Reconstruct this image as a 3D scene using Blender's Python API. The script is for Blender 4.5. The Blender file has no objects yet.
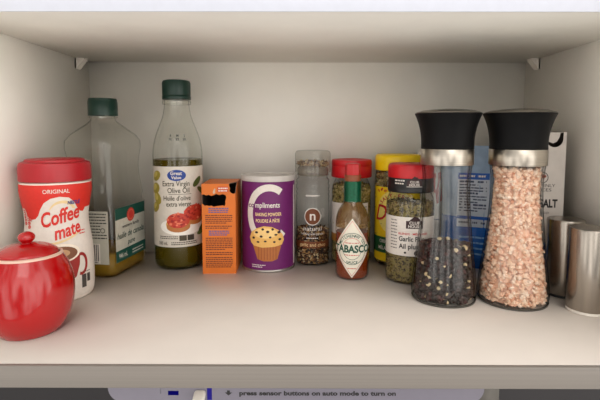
import bpy, bmesh, math, random
from mathutils import Vector, Matrix
import numpy as np

# ------------------------------------------------------------------ camera, world, light, exposure
SC = bpy.context.scene
COL = SC.collection
PI = math.pi

CAM_LOC = Vector((-0.00787, -0.66164, 0.175))
YAW, PITCH, ROLL = 0.002414, 0.08219, 0.001378
fwd = Vector((-math.sin(YAW) * math.cos(PITCH), math.cos(YAW) * math.cos(PITCH), -math.sin(PITCH)))
rgt = Vector((math.cos(YAW), math.sin(YAW), 0))
upv = rgt.cross(fwd)
r2 = rgt * math.cos(ROLL) + upv * math.sin(ROLL)
u2 = upv * math.cos(ROLL) - rgt * math.sin(ROLL)
cam_data = bpy.data.cameras.new('camera')
cam = bpy.data.objects.new('camera', cam_data)
COL.objects.link(cam)
cam.matrix_world = Matrix(((r2.x, u2.x, -fwd.x, CAM_LOC.x), (r2.y, u2.y, -fwd.y, CAM_LOC.y), (r2.z, u2.z, -fwd.z, CAM_LOC.z), (0, 0, 0, 1)))
cam_data.sensor_width = 36.0
cam_data.lens = 27.6
cam_data.shift_y = -0.05
cam_data.clip_start = 0.01
SC.camera = cam

world = bpy.data.worlds.new('room_light')
SC.world = world
world.use_nodes = True
wn = world.node_tree
wn.nodes.clear()
wo = wn.nodes.new('ShaderNodeOutputWorld')
wb = wn.nodes.new('ShaderNodeBackground')
wtc = wn.nodes.new('ShaderNodeTexCoord')
wsx = wn.nodes.new('ShaderNodeSeparateXYZ')
wmr = wn.nodes.new('ShaderNodeMapRange')
wcr = wn.nodes.new('ShaderNodeValToRGB')
wn.links.new(wtc.outputs['Generated'], wsx.inputs[0])
wn.links.new(wsx.outputs['Z'], wmr.inputs['Value'])
wmr.inputs['From Min'].default_value = -1
wmr.inputs['From Max'].default_value = 1
wn.links.new(wmr.outputs[0], wcr.inputs[0])
wcr.color_ramp.elements[0].color = (0.20, 0.19, 0.18, 1)
wcr.color_ramp.elements[1].color = (0.46, 0.445, 0.42, 1)
e_ = wcr.color_ramp.elements.new(0.5)
e_.color = (0.97, 0.935, 0.89, 1)
wnz = wn.nodes.new('ShaderNodeTexNoise')                  # bright and dim parts of the kitchen behind the camera
wnz.inputs['Scale'].default_value = 3.2
wnz.inputs['Detail'].default_value = 1.0
wmp = wn.nodes.new('ShaderNodeMapping')
wmp.inputs['Scale'].default_value = (1.0, 1.0, 0.35)
wn.links.new(wtc.outputs['Generated'], wmp.inputs[0])
wn.links.new(wmp.outputs[0], wnz.inputs['Vector'])
wm2 = wn.nodes.new('ShaderNodeMapRange')
wm2.inputs['From Min'].default_value = 0.38
wm2.inputs['From Max'].default_value = 0.62
wm2.inputs['To Min'].default_value = 0.25
wm2.inputs['To Max'].default_value = 1.75
wn.links.new(wnz.outputs['Fac'], wm2.inputs['Value'])
wmul = wn.nodes.new('ShaderNodeVectorMath')
wmul.operation = 'SCALE'
wn.links.new(wcr.outputs[0], wmul.inputs[0])
wn.links.new(wm2.outputs[0], wmul.inputs['Scale'])
wn.links.new(wmul.outputs[0], wb.inputs['Color'])
wb.inputs['Strength'].default_value = 1.72
wn.links.new(wb.outputs[0], wo.inputs[0])


def area_lamp(name, loc, target, sx, sy, power, color):
    d = bpy.data.lights.new(name, 'AREA')
    d.shape = 'RECTANGLE'
    d.size, d.size_y, d.energy, d.color = sx, sy, power, color
    o = bpy.data.objects.new(name, d)
    COL.objects.link(o)
    o.location = loc
    o.rotation_euler = (Vector(target) - Vector(loc)).to_track_quat('-Z', 'Y').to_euler()
    return o


area_lamp('kitchen_ceiling_lamp', (0.10, -1.35, 1.00), (0, -0.25, 0.05), 0.7, 0.7, 3.2, (1.0, 0.95, 0.90))
SC.view_settings.view_transform = 'Standard'
SC.view_settings.look = 'None'
SC.view_settings.gamma = 1.0
SC.view_settings.use_curve_mapping = False
SC.view_settings.exposure = 0.0
SC.cycles.transparent_max_bounces = 32
SC.cycles.max_bounces = 14
SC.cycles.use_denoising = True
SC.cycles.use_light_tree = False
world.cycles.sampling_method = 'NONE'


# ------------------------------------------------------------------ materials
def lin(c):
    out = []
    for v in c[:3]:
        v = v / 255.0
        out.append(v / 12.92 if v <= 0.04045 else ((v + 0.055) / 1.055) ** 2.4)
    return (*out, 1.0)


MATS = {}


def mat(name, rgb, rough=0.5, metal=0.0, var=0.06, scale=120.0, bump=0.0, coat=0.0, spec=0.5, stretch=None, sss=0.0):
    """principled material with a noise-driven tint variation and optional bump"""
    if name in MATS:
        return MATS[name]
    m = bpy.data.materials.new(name)
    m.use_nodes = True
    nt = m.node_tree
    b = nt.nodes['Principled BSDF']
    c = lin(rgb)
    tc = nt.nodes.new('ShaderNodeTexCoord')
    mp = nt.nodes.new('ShaderNodeMapping')
    if stretch:
        mp.inputs['Scale'].default_value = stretch
    nz = nt.nodes.new('ShaderNodeTexNoise')
    nz.inputs['Scale'].default_value = scale
    nz.inputs['Detail'].default_value = 3
    rp = nt.nodes.new('ShaderNodeValToRGB')
    rp.color_ramp.elements[0].position = 0.3
    rp.color_ramp.elements[1].position = 0.7
    rp.color_ramp.elements[0].color = tuple(max(0, v * (1 - var)) for v in c[:3]) + (1,)
    rp.color_ramp.elements[1].color = tuple(min(1, v * (1 + var)) for v in c[:3]) + (1,)
    nt.links.new(tc.outputs['Object'], mp.inputs[0])
    nt.links.new(mp.outputs[0], nz.inputs['Vector'])
    nt.links.new(nz.outputs['Fac'], rp.inputs[0])
    nt.links.new(rp.outputs[0], b.inputs['Base Color'])
    b.inputs['Roughness'].default_value = rough
    b.inputs['Metallic'].default_value = metal
    b.inputs['Coat Weight'].default_value = coat
    b.inputs['Coat Roughness'].default_value = 0.05
    b.inputs['Specular IOR Level'].default_value = spec
    if bump:
        bp = nt.nodes.new('ShaderNodeBump')
        bp.inputs['Strength'].default_value = bump
        bp.inputs['Distance'].default_value = 0.0006
        nt.links.new(nz.outputs['Fac'], bp.inputs['Height'])
        nt.links.new(bp.outputs[0], b.inputs['Normal'])
    MATS[name] = m
    return m


def clear(name, tint=(0.96, 0.97, 0.96), edge=(0.45, 0.47, 0.45), rough=0.04, gloss=1.0, start=0.5, haze=0.0, hazecol=(200, 195, 185)):
    """thin clear wall: fresnel reflection over a see-through tint that deepens where the wall is seen edge-on"""
    if name in MATS:
        return MATS[name]
    m = bpy.data.materials.new(name)
    m.use_nodes = True
    nt = m.node_tree
    nt.nodes.clear()
    out = nt.nodes.new('ShaderNodeOutputMaterial')
    tr = nt.nodes.new('ShaderNodeBsdfTransparent')
    gl = nt.nodes.new('ShaderNodeBsdfGlossy')
    gl.inputs['Roughness'].default_value = rough
    lw = nt.nodes.new('ShaderNodeLayerWeight')
    lw.inputs['Blend'].default_value = 0.35
    rp = nt.nodes.new('ShaderNodeValToRGB')
    rp.color_ramp.elements[0].position = start
    rp.color_ramp.elements[0].color = (*tint, 1)
    rp.color_ramp.elements[1].position = 0.95
    rp.color_ramp.elements[1].color = (*edge, 1)
    nt.links.new(lw.outputs['Facing'], rp.inputs[0])
    nt.links.new(rp.outputs[0], tr.inputs[0])
    l2 = nt.nodes.new('ShaderNodeLayerWeight')
    l2.inputs['Blend'].default_value = 0.5
    pw = nt.nodes.new('ShaderNodeMath')
    pw.operation = 'POWER'
    pw.inputs[1].default_value = 4.0
    nt.links.new(l2.outputs['Facing'], pw.inputs[0])
    fr = nt.nodes.new('ShaderNodeMath')
    fr.operation = 'MULTIPLY_ADD'
    fr.inputs[1].default_value = 0.4
    fr.inputs[2].default_value = 0.03
    nt.links.new(pw.outputs[0], fr.inputs[0])
    nz = nt.nodes.new('ShaderNodeTexNoise')
    nz.inputs['Scale'].default_value = 60
    tc = nt.nodes.new('ShaderNodeTexCoord')
    nt.links.new(tc.outputs['Object'], nz.inputs['Vector'])
    bp = nt.nodes.new('ShaderNodeBump')
    bp.inputs['Strength'].default_value = 0.25
    bp.inputs['Distance'].default_value = 0.002
    nt.links.new(nz.outputs['Fac'], bp.inputs['Height'])
    nt.links.new(bp.outputs[0], gl.inputs['Normal'])
    mu = nt.nodes.new('ShaderNodeMath')
    mu.operation = 'MULTIPLY'
    mu.inputs[1].default_value = gloss
    nt.links.new(fr.outputs[0], mu.inputs[0])
    mx = nt.nodes.new('ShaderNodeMixShader')
    nt.links.new(mu.outputs[0], mx.inputs[0])
    base = tr.outputs[0]
    if haze:
        df = nt.nodes.new('ShaderNodeBsdfDiffuse')
        df.inputs[0].default_value = lin(hazecol)
        m2 = nt.nodes.new('ShaderNodeMixShader')
        m2.inputs[0].default_value = haze
        nt.links.new(tr.outputs[0], m2.inputs[1])
        nt.links.new(df.outputs[0], m2.inputs[2])
        base = m2.outputs[0]
    nt.links.new(base, mx.inputs[1])
    nt.links.new(gl.outputs[0], mx.inputs[2])
    nt.links.new(mx.outputs[0], out.inputs[0])
    MATS[name] = m
    return m


def liquid(name, rgb, through, amount):
    """oil or sauce: part tinted see-through, part scattering"""
    m = bpy.data.materials.new(name)
    m.use_nodes = True
    nt = m.node_tree
    nt.nodes.clear()
    out = nt.nodes.new('ShaderNodeOutputMaterial')
    tr = nt.nodes.new('ShaderNodeBsdfTransparent')
    tr.inputs[0].default_value = lin(through)
    b = nt.nodes.new('ShaderNodeBsdfPrincipled')
    tc = nt.nodes.new('ShaderNodeTexCoord')
    nz = nt.nodes.new('ShaderNodeTexNoise')
    nz.inputs['Scale'].default_value = 45
    rp = nt.nodes.new('ShaderNodeValToRGB')
    c = lin(rgb)
    rp.color_ramp.elements[0].color = tuple(v * 0.8 for v in c[:3]) + (1,)
    rp.color_ramp.elements[1].color = tuple(min(1, v * 1.2) for v in c[:3]) + (1,)
    nt.links.new(tc.outputs['Object'], nz.inputs['Vector'])
    nt.links.new(nz.outputs['Fac'], rp.inputs[0])
    nt.links.new(rp.outputs[0], b.inputs['Base Color'])
    b.inputs['Roughness'].default_value = 0.15
    mx = nt.nodes.new('ShaderNodeMixShader')
    mx.inputs[0].default_value = amount
    nt.links.new(tr.outputs[0], mx.inputs[1])
    nt.links.new(b.outputs[0], mx.inputs[2])
    nt.links.new(mx.outputs[0], out.inputs[0])
    return m


def glow(name, rgb, strength):
    m = bpy.data.materials.new(name)
    m.use_nodes = True
    nt = m.node_tree
    nt.nodes.clear()
    out = nt.nodes.new('ShaderNodeOutputMaterial')
    e = nt.nodes.new('ShaderNodeEmission')
    e.inputs[0].default_value = lin(rgb)
    e.inputs[1].default_value = strength
    nt.links.new(e.outputs[0], out.inputs[0])
    return m


def ink(rgb, rough=0.55):
    return mat('print_%d_%d_%d' % tuple(rgb), rgb, rough, var=0.04, scale=300)


# ------------------------------------------------------------------ object helpers (shapes are given in millimetres)
S = 0.001


def link_mesh(name, me, parent=None, smooth=True, sharp=35):
    o = bpy.data.objects.new(name, me)
    COL.objects.link(o)
    if parent:
        o.parent = parent
    return o


def from_bm(name, bm, mats, parent=None, smooth=True, sharp=35, weld=0):
    if weld:
        bmesh.ops.remove_doubles(bm, verts=bm.verts, dist=weld)
    for f in bm.faces:
        f.smooth = smooth
    lim = math.radians(sharp)
    for e in bm.edges:
        if len(e.link_faces) == 2 and e.calc_face_angle(0) > lim:
            e.smooth = False
    bmesh.ops.scale(bm, vec=(S, S, S), verts=bm.verts)
    me = bpy.data.meshes.new(name)
    bm.to_mesh(me)
    bm.free()
    for m in (mats if isinstance(mats, (list, tuple)) else [mats]):
        me.materials.append(m)
    return link_mesh(name, me, parent)


def tag(o, label, cat, group=None, kind=None):
    o['label'] = label
    o['category'] = cat
    if group:
        o['group'] = group
    if kind:
        o['kind'] = kind
    return o


def thing(name, label, cat, loc, rz=0.0, group=None):
    o = bpy.data.objects.new(name, None)
    COL.objects.link(o)
    o.empty_display_size = 0.01
    o.location = loc
    o.rotation_euler = (0, 0, rz)
    return tag(o, label, cat, group)


def facing(x, y):
    """turn that points a thing's front (-Y) at the room in front of the cabinet's middle"""
    return -math.atan2(x + 0.008, y + 0.662)


def lathe(bm, prof, segs=64, cx=0, cy=0, ribs=None, mi=0, sx=1.0, sy=1.0):
    """prof: (r, z) list; ribs: (count, depth, z0, z1)"""
    rings = []
    for r, z in prof:
        if r < 1e-6:
            rings.append([bm.verts.new((cx, cy, z))])
            continue
        ring = []
        for i in range(segs):
            a = 2 * PI * i / segs
            rr = r
            if ribs and ribs[2] <= z <= ribs[3]:
                rr = r - ribs[1] * (0.5 + 0.5 * math.cos(a * ribs[0]))
            ring.append(bm.verts.new((cx + rr * math.sin(a) * sx, cy - rr * math.cos(a) * sy, z)))
        rings.append(ring)
    for a, b in zip(rings, rings[1:]):
        if len(a) == 1 and len(b) == 1:
            continue
        for i in range(segs):
            j = (i + 1) % segs
            if len(a) == 1:
                f = bm.faces.new((a[0], b[j], b[i]))
            elif len(b) == 1:
                f = bm.faces.new((a[i], a[j], b[0]))
            else:
                f = bm.faces.new((a[i], a[j], b[j], b[i]))
            f.material_index = mi
    return rings


def smooth_prof(pts, n=6):
    """Catmull-Rom through (r, z) points"""
    out = []
    for i in range(len(pts) - 1):
        p0 = pts[max(i - 1, 0)]
        p1, p2 = pts[i], pts[i + 1]
        p3 = pts[min(i + 2, len(pts) - 1)]
        for k in range(n):
            t = k / n
            q = []
            for a in range(2):
                q.append(0.5 * (2 * p1[a] + (p2[a] - p0[a]) * t + (2 * p0[a] - 5 * p1[a] + 4 * p2[a] - p3[a]) * t * t + (3 * p1[a] - p0[a] - 3 * p2[a] + p3[a]) * t ** 3))
            out.append((max(q[0], 0), q[1]))
    out.append(pts[-1])
    return out


def radius_at(prof):
    ps = sorted(((z, r) for r, z in prof if r > 1e-6))

    def f(z):
        if z <= ps[0][0]:
            return ps[0][1]
        for (z0, r0), (z1, r1) in zip(ps, ps[1:]):
            if z0 <= z <= z1:
                return r0 if z1 - z0 < 1e-9 else r0 + (r1 - r0) * (z - z0) / (z1 - z0)
        return ps[-1][1]
    return f


def turned(name, prof, m, parent, segs=64, ribs=None, sharp=35, sx=1.0, sy=1.0):
    bm = bmesh.new()
    lathe(bm, prof, segs, ribs=ribs, sx=sx, sy=sy)
    bmesh.ops.recalc_face_normals(bm, faces=bm.faces)
    return from_bm(name, bm, m, parent, sharp=sharp)


def rrect(hx, hy, r, n=6):
    r = min(r, hx, hy)
    pts = []
    for (sx, sy, a0) in ((1, -1, -PI / 2), (1, 1, 0), (-1, 1, PI / 2), (-1, -1, PI)):
        for k in range(n + 1):
            a = a0 + PI / 2 * k / n
            pts.append((sx * (hx - r) + r * math.cos(a), sy * (hy - r) + r * math.sin(a)))
    return pts


def loft(bm, rings, cap=True, mi=0):
    """rings: list of (points2d, z)"""
    vs = [[bm.verts.new((x, y, z)) for x, y in pts] for pts, z in rings]
    n = len(vs[0])
    for a, b in zip(vs, vs[1:]):
        for i in range(n):
            j = (i + 1) % n
            bm.faces.new((a[i], a[j], b[j], b[i])).material_index = mi
    if cap:
        bm.faces.new(list(reversed(vs[0]))).material_index = mi
        bm.faces.new(vs[-1]).material_index = mi
    return vs


def box(bm, x0, x1, y0, y1, z0, z1, bev=0.0, mi=0, seg=2):
    vs = [bm.verts.new(p) for p in ((x0, y0, z0), (x1, y0, z0), (x1, y1, z0), (x0, y1, z0), (x0, y0, z1), (x1, y0, z1), (x1, y1, z1), (x0, y1, z1))]
    fs = [bm.faces.new([vs[i] for i in q]) for q in ((3, 2, 1, 0), (4, 5, 6, 7), (0, 1, 5, 4), (1, 2, 6, 5), (2, 3, 7, 6), (3, 0, 4, 7))]
    for f in fs:
        f.material_index = mi
    if bev:
        es = list({e for f in fs for e in f.edges})
        bmesh.ops.bevel(bm, geom=es, offset=bev, segments=seg, profile=0.5, affect='EDGES')


def boxo(name, dims, m, parent=None, bev=0.0):
    bm = bmesh.new()
    box(bm, *dims, bev=bev)
    return from_bm(name, bm, m, parent)


# ------------------------------------------------------------------ printed labels: flat artwork wrapped on a surface
class Print:
    def __init__(self):
        self.bm = bmesh.new()
        self.mats = []
        self.eps = 0.12

    def mi(self, m):
        if m not in self.mats:
            self.mats.append(m)
        return self.mats.index(m)

    def poly(self, pts, m, layer=0):
        i = self.mi(m)
        vs = [self.bm.verts.new((x, z, layer)) for x, z in pts]
        f = self.bm.faces.new(vs)
        f.normal_update()
        if f.normal.z < 0:
            f.normal_flip()
        f.material_index = i
        if len(pts) > 4:
            bmesh.ops.triangulate(self.bm, faces=[f], ngon_method='EAR_CLIP')

    def rect(self, x0, z0, x1, z1, m, layer=0):
        self.poly([(x0, z0), (x1, z0), (x1, z1), (x0, z1)], m, layer)

    def ell(self, x, z, rx, rz, m, layer=0, n=28, a0=0.0, a1=360.0, rot=0.0):
        full = abs(a1 - a0) >= 360
        pts = []
        cr, sr = math.cos(math.radians(rot)), math.sin(math.radians(rot))
        for k in range(n if full else n + 1):
            a = math.radians(a0 + (a1 - a0) * k / n)
            px, pz = rx * math.cos(a), rz * math.sin(a)
            pts.append((x + px * cr - pz * sr, z + px * sr + pz * cr))
        self.poly(pts, m, layer)

    def arc(self, x, z, rx, rz, wx, wz, a0, a1, m, layer=0, n=36):
        """ring piece from angle a0 to a1 with band width wx, wz (inwards)"""
        i = self.mi(m)
        prev = None
        for k in range(n + 1):
            a = math.radians(a0 + (a1 - a0) * k / n)
            o = self.bm.verts.new((x + rx * math.cos(a), z + rz * math.sin(a), layer))
            q = self.bm.verts.new((x + (rx - wx) * math.cos(a), z + (rz - wz) * math.sin(a), layer))
            if prev:
                f = self.bm.faces.new((prev[0], o, q, prev[1]))
                f.normal_update()
                if f.normal.z < 0:
                    f.normal_flip()
                f.material_index = i
            prev = (o, q)

    def text(self, s, x, z, h, m, layer=2, width=None, bold=0.0, shear=0.0, align='CENTER', rot=0.0, arc=None):
        """h: capital height; width: stretch to this total width; arc=(cx, cz, r, mid_angle): set letters along a circle"""
        i = self.mi(m)
        if arc:
            cx, cz, r, mid, span = arc
            n = len(s)
            for k, ch in enumerate(s):
                if ch == ' ':
                    continue
                a = mid + (span / 2 - span * k / max(n - 1, 1)) * (1 if r > 0 else -1)
                ar = math.radians(a)
                R = abs(r)
                self.text(ch, cx + R * math.cos(ar), cz + R * math.sin(ar), h, m, layer, bold=bold, rot=a - 90 if r > 0 else a + 90)
            return
        cu = bpy.data.curves.new('lettering', 'FONT')
        cu.body = s
        cu.size = h / 0.70
        cu.align_x = align
        cu.resolution_u = 3
        cu.offset = bold * h
        cu.shear = shear
        o = bpy.data.objects.new('lettering', cu)
        COL.objects.link(o)
        dg = bpy.context.evaluated_depsgraph_get()
        me = o.evaluated_get(dg).to_mesh()
        co = [v.co.copy() for v in me.vertices]
        fs = [tuple(p.vertices) for p in me.polygons]
        o.evaluated_get(dg).to_mesh_clear()
        bpy.data.objects.remove(o)
        bpy.data.curves.remove(cu)
        if not co:
            return
        x0, x1 = min(c.x for c in co), max(c.x for c in co)
        k = 1.0 if not width else width / max(x1 - x0, 1e-6)
        mid = (x0 + x1) / 2 if align == 'CENTER' else (x0 if align == 'LEFT' else x1)
        cr, sr = math.cos(math.radians(rot)), math.sin(math.radians(rot))
        vs = []
        for c in co:
            px, pz = (c.x - mid) * k, c.y
            vs.append(self.bm.verts.new((x + px * cr - pz * sr, z + px * sr + pz * cr, layer)))
        for p in fs:
            try:
                f = self.bm.faces.new([vs[q] for q in p])
            except ValueError:
                continue
            f.normal_update()
            if f.normal.z < 0:
                f.normal_flip()
            f.material_index = i

    def lines(self, x0, x1, z, h, m, layer=2, rng=None, word=(1.2, 3.2)):
        """a line of print too fine to read"""
        x = x0
        while x < x1 - 0.6:
            w = min((rng or random).uniform(*word), x1 - x)
            self.rect(x, z, x + w, z + h, m, layer)
            x += w + 0.6

    def build(self, name, parent, warp, step=None, zstep=None):
        bm = self.bm
        if step:
            xs = [v.co.x for v in bm.verts]
            x = math.ceil(min(xs) / step) * step
            while x < max(xs):
                bmesh.ops.bisect_plane(bm, geom=bm.verts[:] + bm.edges[:] + bm.faces[:], plane_co=(x, 0, 0), plane_no=(1, 0, 0), dist=1e-5)
                x += step
        if zstep:
            zs = [v.co.y for v in bm.verts]
            z = math.ceil(min(zs) / zstep) * zstep
            while z < max(zs):
                bmesh.ops.bisect_plane(bm, geom=bm.verts[:] + bm.edges[:] + bm.faces[:], plane_co=(0, z, 0), plane_no=(0, 1, 0), dist=1e-5)
                z += zstep
        for v in bm.verts:
            v.co = warp(v.co.x, v.co.y, v.co.z * self.eps + 0.15)
        return from_bm(name, bm, self.mats, parent, sharp=60)


def on_cyl(R, rf=None, sx=1.0, sy=1.0):
    def w(x, z, off):
        a = x / R
        r = (rf(z) if rf else R) + off
        return Vector((r * math.sin(a) * sx, -r * math.cos(a) * sy, z))
    return w


def on_front(y):
    return lambda x, z, off: Vector((x, y - off, z))


def on_right(x0):
    return lambda x, z, off: Vector((x0 + off, x, z))


def on_top(z0):
    return lambda x, z, off: Vector((x, z, z0 + off))


# ------------------------------------------------------------------ loose fill: many small pieces in one mesh (nobody could count it)
def piece_templates(kind, rng, n=6):
    out = []
    for k in range(n):
        bm = bmesh.new()
        if kind == 'corn':
            bmesh.ops.create_icosphere(bm, subdivisions=2, radius=1.0)
            for v in bm.verts:
                v.co *= rng.uniform(0.93, 1.05)
        elif kind == 'crystal':
            bmesh.ops.create_icosphere(bm, subdivisions=1, radius=1.0)
            sc = Vector((rng.uniform(.75, 1.2), rng.uniform(.7, 1.1), rng.uniform(.65, 1.0)))
            for v in bm.verts:
                v.co = Vector((max(-.72, min(.72, v.co.x)), max(-.72, min(.72, v.co.y)), max(-.72, min(.72, v.co.z)))) * rng.uniform(.9, 1.2)
                v.co = Vector((v.co.x * sc.x, v.co.y * sc.y, v.co.z * sc.z))
        else:
            bmesh.ops.create_cube(bm, size=2.0)
            sc = Vector((rng.uniform(.6, 1.5), rng.uniform(.4, .9), rng.uniform(.15, .4)))
            for v in bm.verts:
                v.co = Vector((v.co.x * sc.x, v.co.y * sc.y, v.co.z * sc.z)) * rng.uniform(.75, 1.15)
        bm.verts.ensure_lookup_table()
        vs = np.array([v.co[:] for v in bm.verts])
        fs = [[v.index for v in f.verts] for f in bm.faces]
        bm.free()
        out.append((vs, fs))
    return out


def fill(name, parent, rf, z0, z1, size, n, ntop, kind, mats, weights, seed, core, jit=0.25, rough_top=2.0, inset=0.4):
    rng = random.Random(seed)
    tp = piece_templates(kind, rng)
    V, Fc, MI = [], [], []
    base = 0

    def put(p, s):
        nonlocal base
        vs, fs = tp[rng.randrange(len(tp))]
        R = np.array(Matrix.Rotation(rng.uniform(0, 6.28), 3, Vector((rng.uniform(-1, 1), rng.uniform(-1, 1), rng.uniform(-1, 1.01))).normalized()))
        q = (vs * s) @ R.T + np.array(p)
        V.append(q)
        k = rng.choices(range(len(mats)), weights)[0]
        for f in fs:
            Fc.append([i + base for i in f])
            MI.append(k)
        base += len(vs)
    zs = np.linspace(z0, z1, 60)
    ws = [rf(z) for z in zs]
    for k in range(n):
        z = rng.choices(zs, ws)[0] + rng.uniform(-1, 1) * (z1 - z0) / 118
        z = max(z0 + size * .6, z)
        s = size * rng.uniform(1 - jit, 1 + jit)
        a = rng.uniform(0, 2 * PI)
        r = rf(z) - s * (0.72 if kind == 'crystal' else 0.95) - inset - rng.random() ** 2 * size * 1.2
        put((r * math.cos(a), r * math.sin(a), z), s)
    for k in range(ntop):
        s = size * rng.uniform(1 - jit, 1 + jit)
        r = (rf(z1) - s - inset) * math.sqrt(rng.random())
        a = rng.uniform(0, 2 * PI)
        put((r * math.cos(a), r * math.sin(a), z1 + rng.uniform(-1.2, rough_top)), s)
    # the packed middle of the heap
    cm = len(mats)
    seg = 24
    pts = [(max(rf(z) - size * 1.6 - inset, 1), z) for z in np.linspace(z0 + 0.3, z1 - size * 0.3, 14)]
    cv = []
    for r, z in pts:
        for i in range(seg):
            cv.append((r * math.cos(2 * PI * i / seg), r * math.sin(2 * PI * i / seg), z))
    V.append(np.array(cv))
    for j in range(len(pts) - 1):
        for i in range(seg):
            i2 = (i + 1) % seg
            Fc.append([base + j * seg + i, base + j * seg + i2, base + (j + 1) * seg + i2, base + (j + 1) * seg + i])
            MI.append(cm)
    Fc.append([base + (len(pts) - 1) * seg + i for i in range(seg)])
    MI.append(cm)
    Fc.append([base + i for i in reversed(range(seg))])
    MI.append(cm)
    me = bpy.data.meshes.new(name)
    me.from_pydata((np.concatenate(V) * S).tolist(), [], Fc)
    for m in list(mats) + [core]:
        me.materials.append(m)
    me.polygons.foreach_set('material_index', MI)
    if kind == 'corn':
        me.polygons.foreach_set('use_smooth', [True] * len(Fc))
    me.update()
    o = link_mesh(name, me, parent)
    o['kind'] = 'stuff'
    return o


# ------------------------------------------------------------------ the setting: the cabinet
HW, ZT = 309.4, 273.2           # half width, underside of the upper shelf
M_WALL = mat('white_laminate', (243, 239, 230), 0.45, var=0.02, scale=25, bump=0.05)
M_SHELF = mat('white_shelf_laminate', (218, 208, 199), 0.38, var=0.02, scale=25, bump=0.03)
M_EDGE = mat('shaded_edge_band', (128, 121, 114), 0.5, var=0.05, scale=14, stretch=(0.2, 1, 60))  # greyer than the upper edge: a person's shade is put into the colour
M_EDGE_W = mat('white_edge_band', (205, 208, 220), 0.45, var=0.02)
M_DARK = mat('dark_backing', (38, 35, 37), 0.7, var=0.1, scale=10)
M_GREY = mat('grey_panel', (96, 92, 86), 0.6, var=0.05)


def structure(o):
    o['kind'] = 'structure'
    return o


structure(boxo('wall_left', (-HW - 16, -HW, -327, 16, -17, 430), M_WALL))
structure(boxo('wall_right', (HW, HW + 16, -327, 16, -17, 430), M_WALL))
structure(boxo('wall_back', (-HW, HW, 0, 16, -17, 430), M_WALL))
structure(boxo('ceiling', (-HW - 16, HW + 16, -327, 16, 430, 446), M_WALL))
structure(boxo('floor', (-HW, HW, -326.5, 0, -17, 0), M_SHELF))
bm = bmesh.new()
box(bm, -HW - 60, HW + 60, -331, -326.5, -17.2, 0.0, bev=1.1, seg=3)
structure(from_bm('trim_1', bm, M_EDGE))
structure(boxo('wall_lower', (-HW - 250, HW + 250, 2, 16, -420, -17), M_DARK))
structure(boxo('trim_2', (246, 281, -20, 2, -420, -17), M_GREY))

# upper shelf board resting on its pins
t = thing('shelf_board', 'white adjustable shelf board overhead, resting on two small corner pins', 'shelf', (0, 0, 0))
boxo('board', (-HW + 0.7, HW - 0.7, -275.5, -0.05, ZT, ZT + 16), M_WALL, t)
bm = bmesh.new()
box(bm, -HW + 0.7, HW - 0.7, -276.5, -275.5, ZT - 0.1, ZT + 16.2, bev=0.3)
o = from_bm('edge_band', bm, M_EDGE_W, t)


def shelf_pin(x, side, label):
    t = thing('shelf_pin', label, 'shelf pin', (x * S, -0.034, ZT * S), 0, 'shelf pins under the upper shelf')
    m = mat('white_plastic_pin', (222, 214, 202), 0.4, var=0.02)
    bm = bmesh.new()
    s = side
    # ledge, wall plate and gusset of the small bracket
    box(bm, min(0, s * 12), max(0, s * 12), -6, 6, -1.8, -0.1)
    box(bm, min(0, s * 1.6), max(0, s * 1.6), -6, 6, -14, -0.1)
    for y in (-6.0, 4.6):
        a = [bm.verts.new(q) for q in ((0, y, -1.5), (s * 12, y, -1.5), (s * 1.6, y, -14), (0, y, -14))]
        b = [bm.verts.new((v.co.x, y + 1.4, v.co.z)) for v in a]
        bm.faces.new(a)
        bm.faces.new(list(reversed(b)))
        for i in range(4):
            j = (i + 1) % 4
            bm.faces.new((a[j], a[i], b[i], b[j]))
    a = [bm.verts.new(q) for q in ((s * 12, -6, -1.5), (s * 12, 6, -1.5), (s * 1.6, 6, -14), (s * 1.6, -6, -14))]
    bm.faces.new(a)
    bmesh.ops.recalc_face_normals(bm, faces=bm.faces)
    from_bm('bracket', bm, m, t, smooth=False)
    bm = bmesh.new()
    lathe(bm, [(0, 0), (2.4, 0), (2.4, 7), (0, 7)], 16)
    bmesh.ops.rotate(bm, verts=bm.verts, cent=(0, 0, 0), matrix=Matrix.Rotation(-s * PI / 2, 3, 'Y'))
    bmesh.ops.translate(bm, verts=bm.verts, vec=(0.4 * s, 0, -9))
    from_bm('peg', bm, m, t)
    return t


shelf_pin(-HW, 1, 'small white shelf pin high in the corner above the big oil jug')
shelf_pin(HW, -1, 'small white shelf pin high in the corner above the torn salt carton')

# ------------------------------------------------------------------ red sugar bowl
M_RED = mat('red_glaze', (166, 4, 8), 0.15, var=0.05, scale=30, coat=0.35)
M_RIM = mat('bare_rim', (214, 178, 160), 0.5)
x, y = -0.2478, -0.2665
t = thing('sugar_bowl', 'round glossy red ceramic sugar bowl with knobbed lid', 'sugar bowl', (x, y, 0), facing(x, y))
prof = [(0, 1.2), (22, 1.2), (24, 0), (27, 0)] + smooth_prof([(28.5, 0.8), (34.5, 8), (39.5, 19), (41.9, 33), (41.2, 46), (37.8, 57), (32.4, 66.5)], 6) + [(31.6, 68.4), (30.4, 69), (29.4, 68)] + smooth_prof([(29.4, 66), (36, 54), (38.6, 38), (36, 18), (28, 5), (0, 4)], 4)
turned('body', prof, M_RED, t, 96, sharp=50, sx=0.875, sy=0.875)
turned('rim', [(32.2, 67.4), (31.8, 68.9), (30.0, 69.5), (29.0, 68.4)], M_RIM, t, 96, sx=0.875, sy=0.875)
lid = turned('lid', [(0, 66.6), (26.4, 66.6)] + smooth_prof([(28.2, 67.4), (28.4, 69.5), (26.5, 72), (21, 75), (14, 77), (7, 78), (0, 78.2)], 5), M_RED, t, 96, sharp=60, sx=0.875, sy=0.875)
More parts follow.
